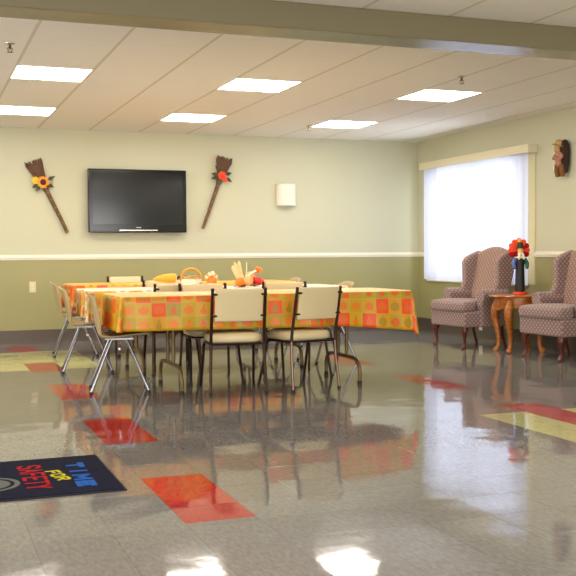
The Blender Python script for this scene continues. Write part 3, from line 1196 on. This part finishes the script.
tk.scale = (.72, .72, .85)

hc = thing('harvest_bouquet', 'corn-husk and gourd harvest centrepiece on the middle table', 'centrepiece', (2.885, 8.78, TZ), 0, 'autumn centrepieces')
for k, (x, z, r) in enumerate(((-.13, .20, .02), (-.105, .235, .016), (-.06, .245, .016), (-.085, .16, .02))):
    bm = NB()
    tube(bm, curve([(-.02, 0, .03), (x * .6, .01 * k, z * .5), (x, .01 * k, z)], 5), [.02] * 5 + [r] * 5 + [.003], 8, flat=.35)
    obj('husk', bm, 'husk', hc)
obj('white_stem', TB(curve([(-.03, -.02, .03), (.02, -.02, .10), (.07, -.02, .135), (.10, -.02, .15)], 5), .010, 8), 'ivory', hc)
obj('white_stem', TB([(.005, .0, .06), (.012, .0, .16), (.014, 0, .235)], [.006, .005, .003], 8), 'ivory', hc)
bm = NB()
pumpkin(bm, (-.06, -.05, .045), .055)
obj('small_pumpkin', bm, 'orange', hc)
bm = NB()
pumpkin(bm, (.0, -.08, .06), .05, 1., 6)
obj('gourd', bm, 'peach', hc)['label'] = 'peach-coloured round gourd'
bm = NB()
pumpkin(bm, (.055, .02, .09), .052, 1., 6)
obj('gourd', bm, 'peach', hc)
bm = NB()
tube(bm, curve([(.05, -.05, .05), (.09, -.05, .055), (.14, -.05, .05), (.17, -.05, .04)], 4), [.02] * 2 + [.038] * 6 + [.025, .02, .016, .012, .004], 12)
obj('gourd', bm, 'redskin', hc)['label'] = 'red pointed gourd'
bm = NB()
tube(bm, curve([(.08, .0, .13), (.11, 0, .155), (.14, 0, .15), (.15, 0, .13)], 4), [.012] * 4 + [.03] * 6 + [.02, .012, .004], 12)
obj('gourd', bm, 'orange', hc)
for k in range(6):
    bm = NB()
    a = k * 1.05
    box(bm, (.09 * math.cos(a), -.02 + .07 * math.sin(a), .012), (.07, .04, .003), Matrix.Rotation(a, 3, 'Z') @ Matrix.Rotation(.15, 3, 'Y'))
    obj('leaf', bm, 'leaf', hc)


# ---------------------------------------------------------------- wing armchairs
def armchair(label, loc, rz):
    """Local axes: +y is the front."""
    t = thing('wing_armchair', label, 'armchair', loc, rz, 'mauve wing armchairs by the window')

    def soft(name, bm, m='fabric', bevel=.03, seg=4, parent=t):
        box_uv(bm)
        return obj(name, bm, m, parent, bevel=bevel, seg=seg, angle=60)
    bm = NB()
    prism(bm, [(-.33, .275), (-.34, -.33), (.34, -.33), (.33, .275)], .175, lambda u, v, w: Vector((u, v, .24 + w)))
    soft('base', bm, bevel=.022)
    bm = NB()        # T-shaped cushion
    out = [(-.33, .30), (.33, .30), (.33, .12), (.245, .10), (.245, -.19), (-.245, -.19), (-.245, .10), (-.33, .12)]
    prism(bm, out, .125, lambda u, v, w: Vector((u, v, .40 + w)))
    for v in bm.verts:
        if v.co.z > .5 and abs(v.co.x) < .3:
            v.co.z += .012
    soft('seat_cushion', bm, bevel=.042)
    for s in (-1, 1):
        bm = NB()
        # arm: flat panel below, rolled over the top
        o2 = [(.25, .24), (.365, .24), (.355, .50), (.385, .545), (.395, .59), (.375, .635), (.335, .655), (.285, .645), (.25, .61), (.245, .56), (.262, .52)]
        vv = []
        for y, f in ((.07, 1.), (-.10, 1.), (-.30, .98)):
            vv.append([bm.verts.new((s * u * f, y - (.03 if v > .5 and y > 0 else 0) * 0, v)) for u, v in o2])
        for a, b in zip(vv, vv[1:]):
            for k in range(len(o2)):
                bm.faces.new((a[k], a[(k + 1) % len(o2)], b[(k + 1) % len(o2)], b[k]))
        bm.faces.new(vv[0])
        bm.faces.new(vv[-1])
        soft('arm', bm, bevel=.016, seg=3)
        # wing: curved side panel rising from the arm
        bm = NB()
        ow = [(-.25, .58), (-.09, .60), (-.155, .72), (-.155, .86), (-.15, .95), (-.19, 1.01), (-.28, 1.055), (-.37, 1.085), (-.42, 1.075), (-.40, .85), (-.33, .58)]
        prism(bm, ow, .075, lambda u, v, w: Vector((s * (.262 + w + .12 * max(0, u + .33) * (v - .55)), u, v)))
        soft('wing', bm, bevel=.03)
    bm = NB()        # back, crowned at the top
    n = 14
    top = [(.30 - .60 * k / n, 1.055 + .075 * math.sin(PI * k / n)) for k in range(n + 1)]
    out = [(-.30, .36), (.30, .36)] + top
    prism(bm, out, .08, lambda u, v, w: Vector((u, -.195 - w - (v - .42) * .23, v)))
    soft('backrest', bm, 'fabric_back', bevel=.035)
    for s in (-1, 1):
        pts = curve([(s * .265, .225, .25), (s * .277, .245, .20), (s * .272, .240, .12), (s * .268, .235, .06), (s * .275, .250, .02), (s * .28, .258, .0)], 4)
        rs = [.040, .040, .038, .036, .034, .031, .028, .025, .023, .021, .019, .018, .018, .019, .021, .023, .026, .028, .03, .03, .026]
        obj('leg', TB(pts, rs[:len(pts)], 12), 'mahog', t)
        obj('leg', TB(curve([(s * .27, -.27, .25), (s * .265, -.29, .12), (s * .27, -.33, 0)], 4), [.028, .027, .026, .024, .022, .02, .02, .02, .02], 4), 'mahog', t)
    return t


A0 = armchair('mauve patterned wing armchair in front of the window, left of the small table', (5.84, 9.715, 0), rad(95))
dup(A0, (6.05, 8.26, 0), rad(94), 'mauve patterned wing armchair right of the small table, cut off by the picture edge')

# end table
et = thing('end_table', 'honey-brown wooden end table with curved legs between the wing armchairs', 'table', (6.03, 8.98, 0), rad(-8))
bm = NB()
lathe(bm, [(.305, .585), (.325, .590), (.33, .598), (.323, .607), (.30, .610), (.02, .610)], 48, sy=.80)
obj('tabletop', bm, 'wood', et)
bm = NB()
n = 64
ra = []
for k in range(n):
    a = 2 * PI * k / n
    sc_ = .035 * abs(math.sin(2 * a)) ** 1.5
    ra.append((a, .445 + sc_))
vt = [[bm.verts.new((f * math.cos(a), f * .84 * math.sin(a), zz)) for a, zl in ra for zz in [z if z else zl]] for f, z in ((.262, .585), (.262, 0), (.245, 0), (.245, .585))]
for a, b in zip(vt, vt[1:] + vt[:1]):
    for k in range(n):
        bm.faces.new((a[k], a[(k + 1) % n], b[(k + 1) % n], b[k]))
obj('apron', bm, 'wood', et)
for k in (-1, 0, 1):
    bm = NB()
    a = PI * 1.03 + k * .09
    tube(bm, [(.264 * math.cos(a), .264 * .84 * math.sin(a), .50), (.266 * math.cos(a), .266 * .84 * math.sin(a), .56)], .008, 8)
    obj('carving', bm, 'wood', et)
for sx in (-1, 1):
    for sy in (-1, 1):
        d = Vector((sx * .76, sy * .65, 0)).normalized()
        pts = curve([d * .235 + Vector((0, 0, .55)), d * .26 + Vector((0, 0, .44)), d * .255 + Vector((0, 0, .34)), d * .225 + Vector((0, 0, .18)), d * .222 + Vector((0, 0, .07)), d * .25 + Vector((0, 0, .018)), d * .26 + Vector((0, 0, 0))], 4)
        m_ = len(pts)
        prof = [.034, .05, .046, .033, .024, .022, .036, .03]
        rs = []
        for k in range(m_):
            f = k / (m_ - 1) * (len(prof) - 1)
            i = min(int(f), len(prof) - 2)
            rs.append(prof[i] + (prof[i + 1] - prof[i]) * (f - i))
        obj('leg', TB(pts, rs, 12), 'wood', et)

# figurine on the end table
fg = thing('harvest_figurine', 'tall dark-robed figurine with orange feather fan, standing on the end table', 'figurine', (6.04, 8.98, .6105), rad(-15))
bm = NB()
lathe(bm, [(.07, 0), (.075, .008), (.07, .025), (.055, .03)], 28, sx=1., sy=.9)
obj('base', bm, 'scarlet', fg)
bm = NB()
lathe(bm, [(.052, .03), (.054, .08), (.05, .20), (.047, .30), (.056, .36), (.06, .39), (.045, .42), (.02, .43)], 20, sy=.75)
obj('robe', bm, 'robe', fg)
bm = NB()
lathe(bm, [(.004, .40), (.026, .42), (.03, .455), (.03, .48), (.022, .505), (.004, .512)], 18, (0, -.012, 0))
lathe(bm, [(.004, -.008), (.007, 0), (.004, .008)], 8, (0, -.044, .462))
obj('head', bm, 'face', fg)
bm = NB()
for s in (-1, 1):
    tube(bm, [(s * .014, -.035, .445), (s * .022, -.045, .41), (s * .03, -.05, .375)], [.012, .014, .006], 8)
lathe(bm, [(.055, .385), (.06, .395), (.04, .42)], 18, sy=.8)
obj('collar', bm, 'ivory', fg)
bm = NB()
for s in (-1, 1):
    tube(bm, curve([(s * .05, 0, .385), (s * .075, -.01, .33), (s * .065, -.035, .28)], 4), [.022] * 5 + [.02] * 3 + [.016], 10)
    obj('sleeve', bm, 'green' if s > 0 else 'blue', fg)
    bm = NB()
bm.free()
bm = NB()
lathe(bm, [(.045, .495), (.046, .501), (.03, .503), (.026, .55), (.022, .558), (.004, .56)], 18, (0, -.012, 0))
obj('hat', bm, 'hatgreen', fg)
for k in range(9):
    a = rad(-22 + k * 28)
    d = Vector((math.cos(a), 0, math.sin(a)))
    c = Vector((0, .03, .465))
    bm = NB()
    L_ = .10 + .022 * max(0, math.sin(a))
    tube(bm, [c + d * .01, c + d * .05, c + d * (L_ - .01), c + d * (L_ + .012), c + d * (L_ + .018)], [.014, .034, .034, .02, .005], 12, flat=.4)
    obj('feather', bm, 'scarlet' if 2 < k < 8 or k % 2 else 'ink_red', fg)
bm = NB()
lathe(bm, [(.004, -.02), (.018, -.012), (.02, 0), (.016, .014), (.004, .02)], 12, (0, .01, .575))
obj('topknot', bm, 'amber', fg)

# ---------------------------------------------------------------- light
w = bpy.data.worlds.new('World')
SC.world = w
w.use_nodes = True
bg = w.node_tree.nodes['Background']
bg.inputs[0].default_value = (.86, .93, 1, 1)
bg.inputs[1].default_value = 2.7


def area(name, loc, sx, sy, power, col, rot=(0, 0, 0)):
    l = bpy.data.lights.new(name, 'AREA')
    l.shape = 'RECTANGLE'
    l.size, l.size_y = sx, sy
    l.energy = power
    l.color = col
    o = bpy.data.objects.new(name, l)
    COL.objects.link(o)
    o.location = loc
    o.rotation_euler = rot
    return o


area('daylight', (W + .2, cy, cz), 1.5, 2.4, 34, (.80, .88, 1), (0, rad(90), 0))
area('front_fill', (1.5, Y0 + .05, 1.45), 7.5, 1.7, 300, (1, .98, .97), (rad(90), 0, 0))  # added soft fill from behind the camera, no window built there
area('side_fill', (X0 + .05, 6.5, 1.45), 1.7, 7, 150, (1, .95, .88), (0, rad(-90), 0))  # added fill from the left, that wall has no opening
warm = (1, .92, .82)
for x in (-1.5, 1.07, 3.5, 5.3):
    for y in (.8, 3.4):
        area('near_ceiling_fill', (x, y, H - .02), .58, .58, 13, warm)  # added overhead fill for the near half, no fittings modelled

# ---------------------------------------------------------------- camera
f_px, th_, p_, r_ = 984.4251372807225, .3606044354691417, .03627917495358366, -.006943571960526123
fw_ = Vector((math.sin(th_) * math.cos(p_), math.cos(th_) * math.cos(p_), -math.sin(p_)))
rt = Vector((math.cos(th_), -math.sin(th_), 0))
up = rt.cross(fw_)
rt2 = rt * math.cos(r_) + up * math.sin(r_)
up2 = -rt * math.sin(r_) + up * math.cos(r_)
cam = bpy.data.cameras.new('camera')
cam.sensor_width = 36
cam.lens = f_px / 576 * 36
cam.clip_start = .05
co = bpy.data.objects.new('camera', cam)
COL.objects.link(co)
mm = Matrix((rt2, up2, -fw_)).transposed().to_4x4()
mm.translation = (0, 0, 1.08)
co.matrix_world = mm
SC.camera = co

vs = SC.view_settings
vs.view_transform = 'Standard'
vs.look = 'None'
vs.exposure = .12
vs.gamma = 1
vs.use_curve_mapping = False
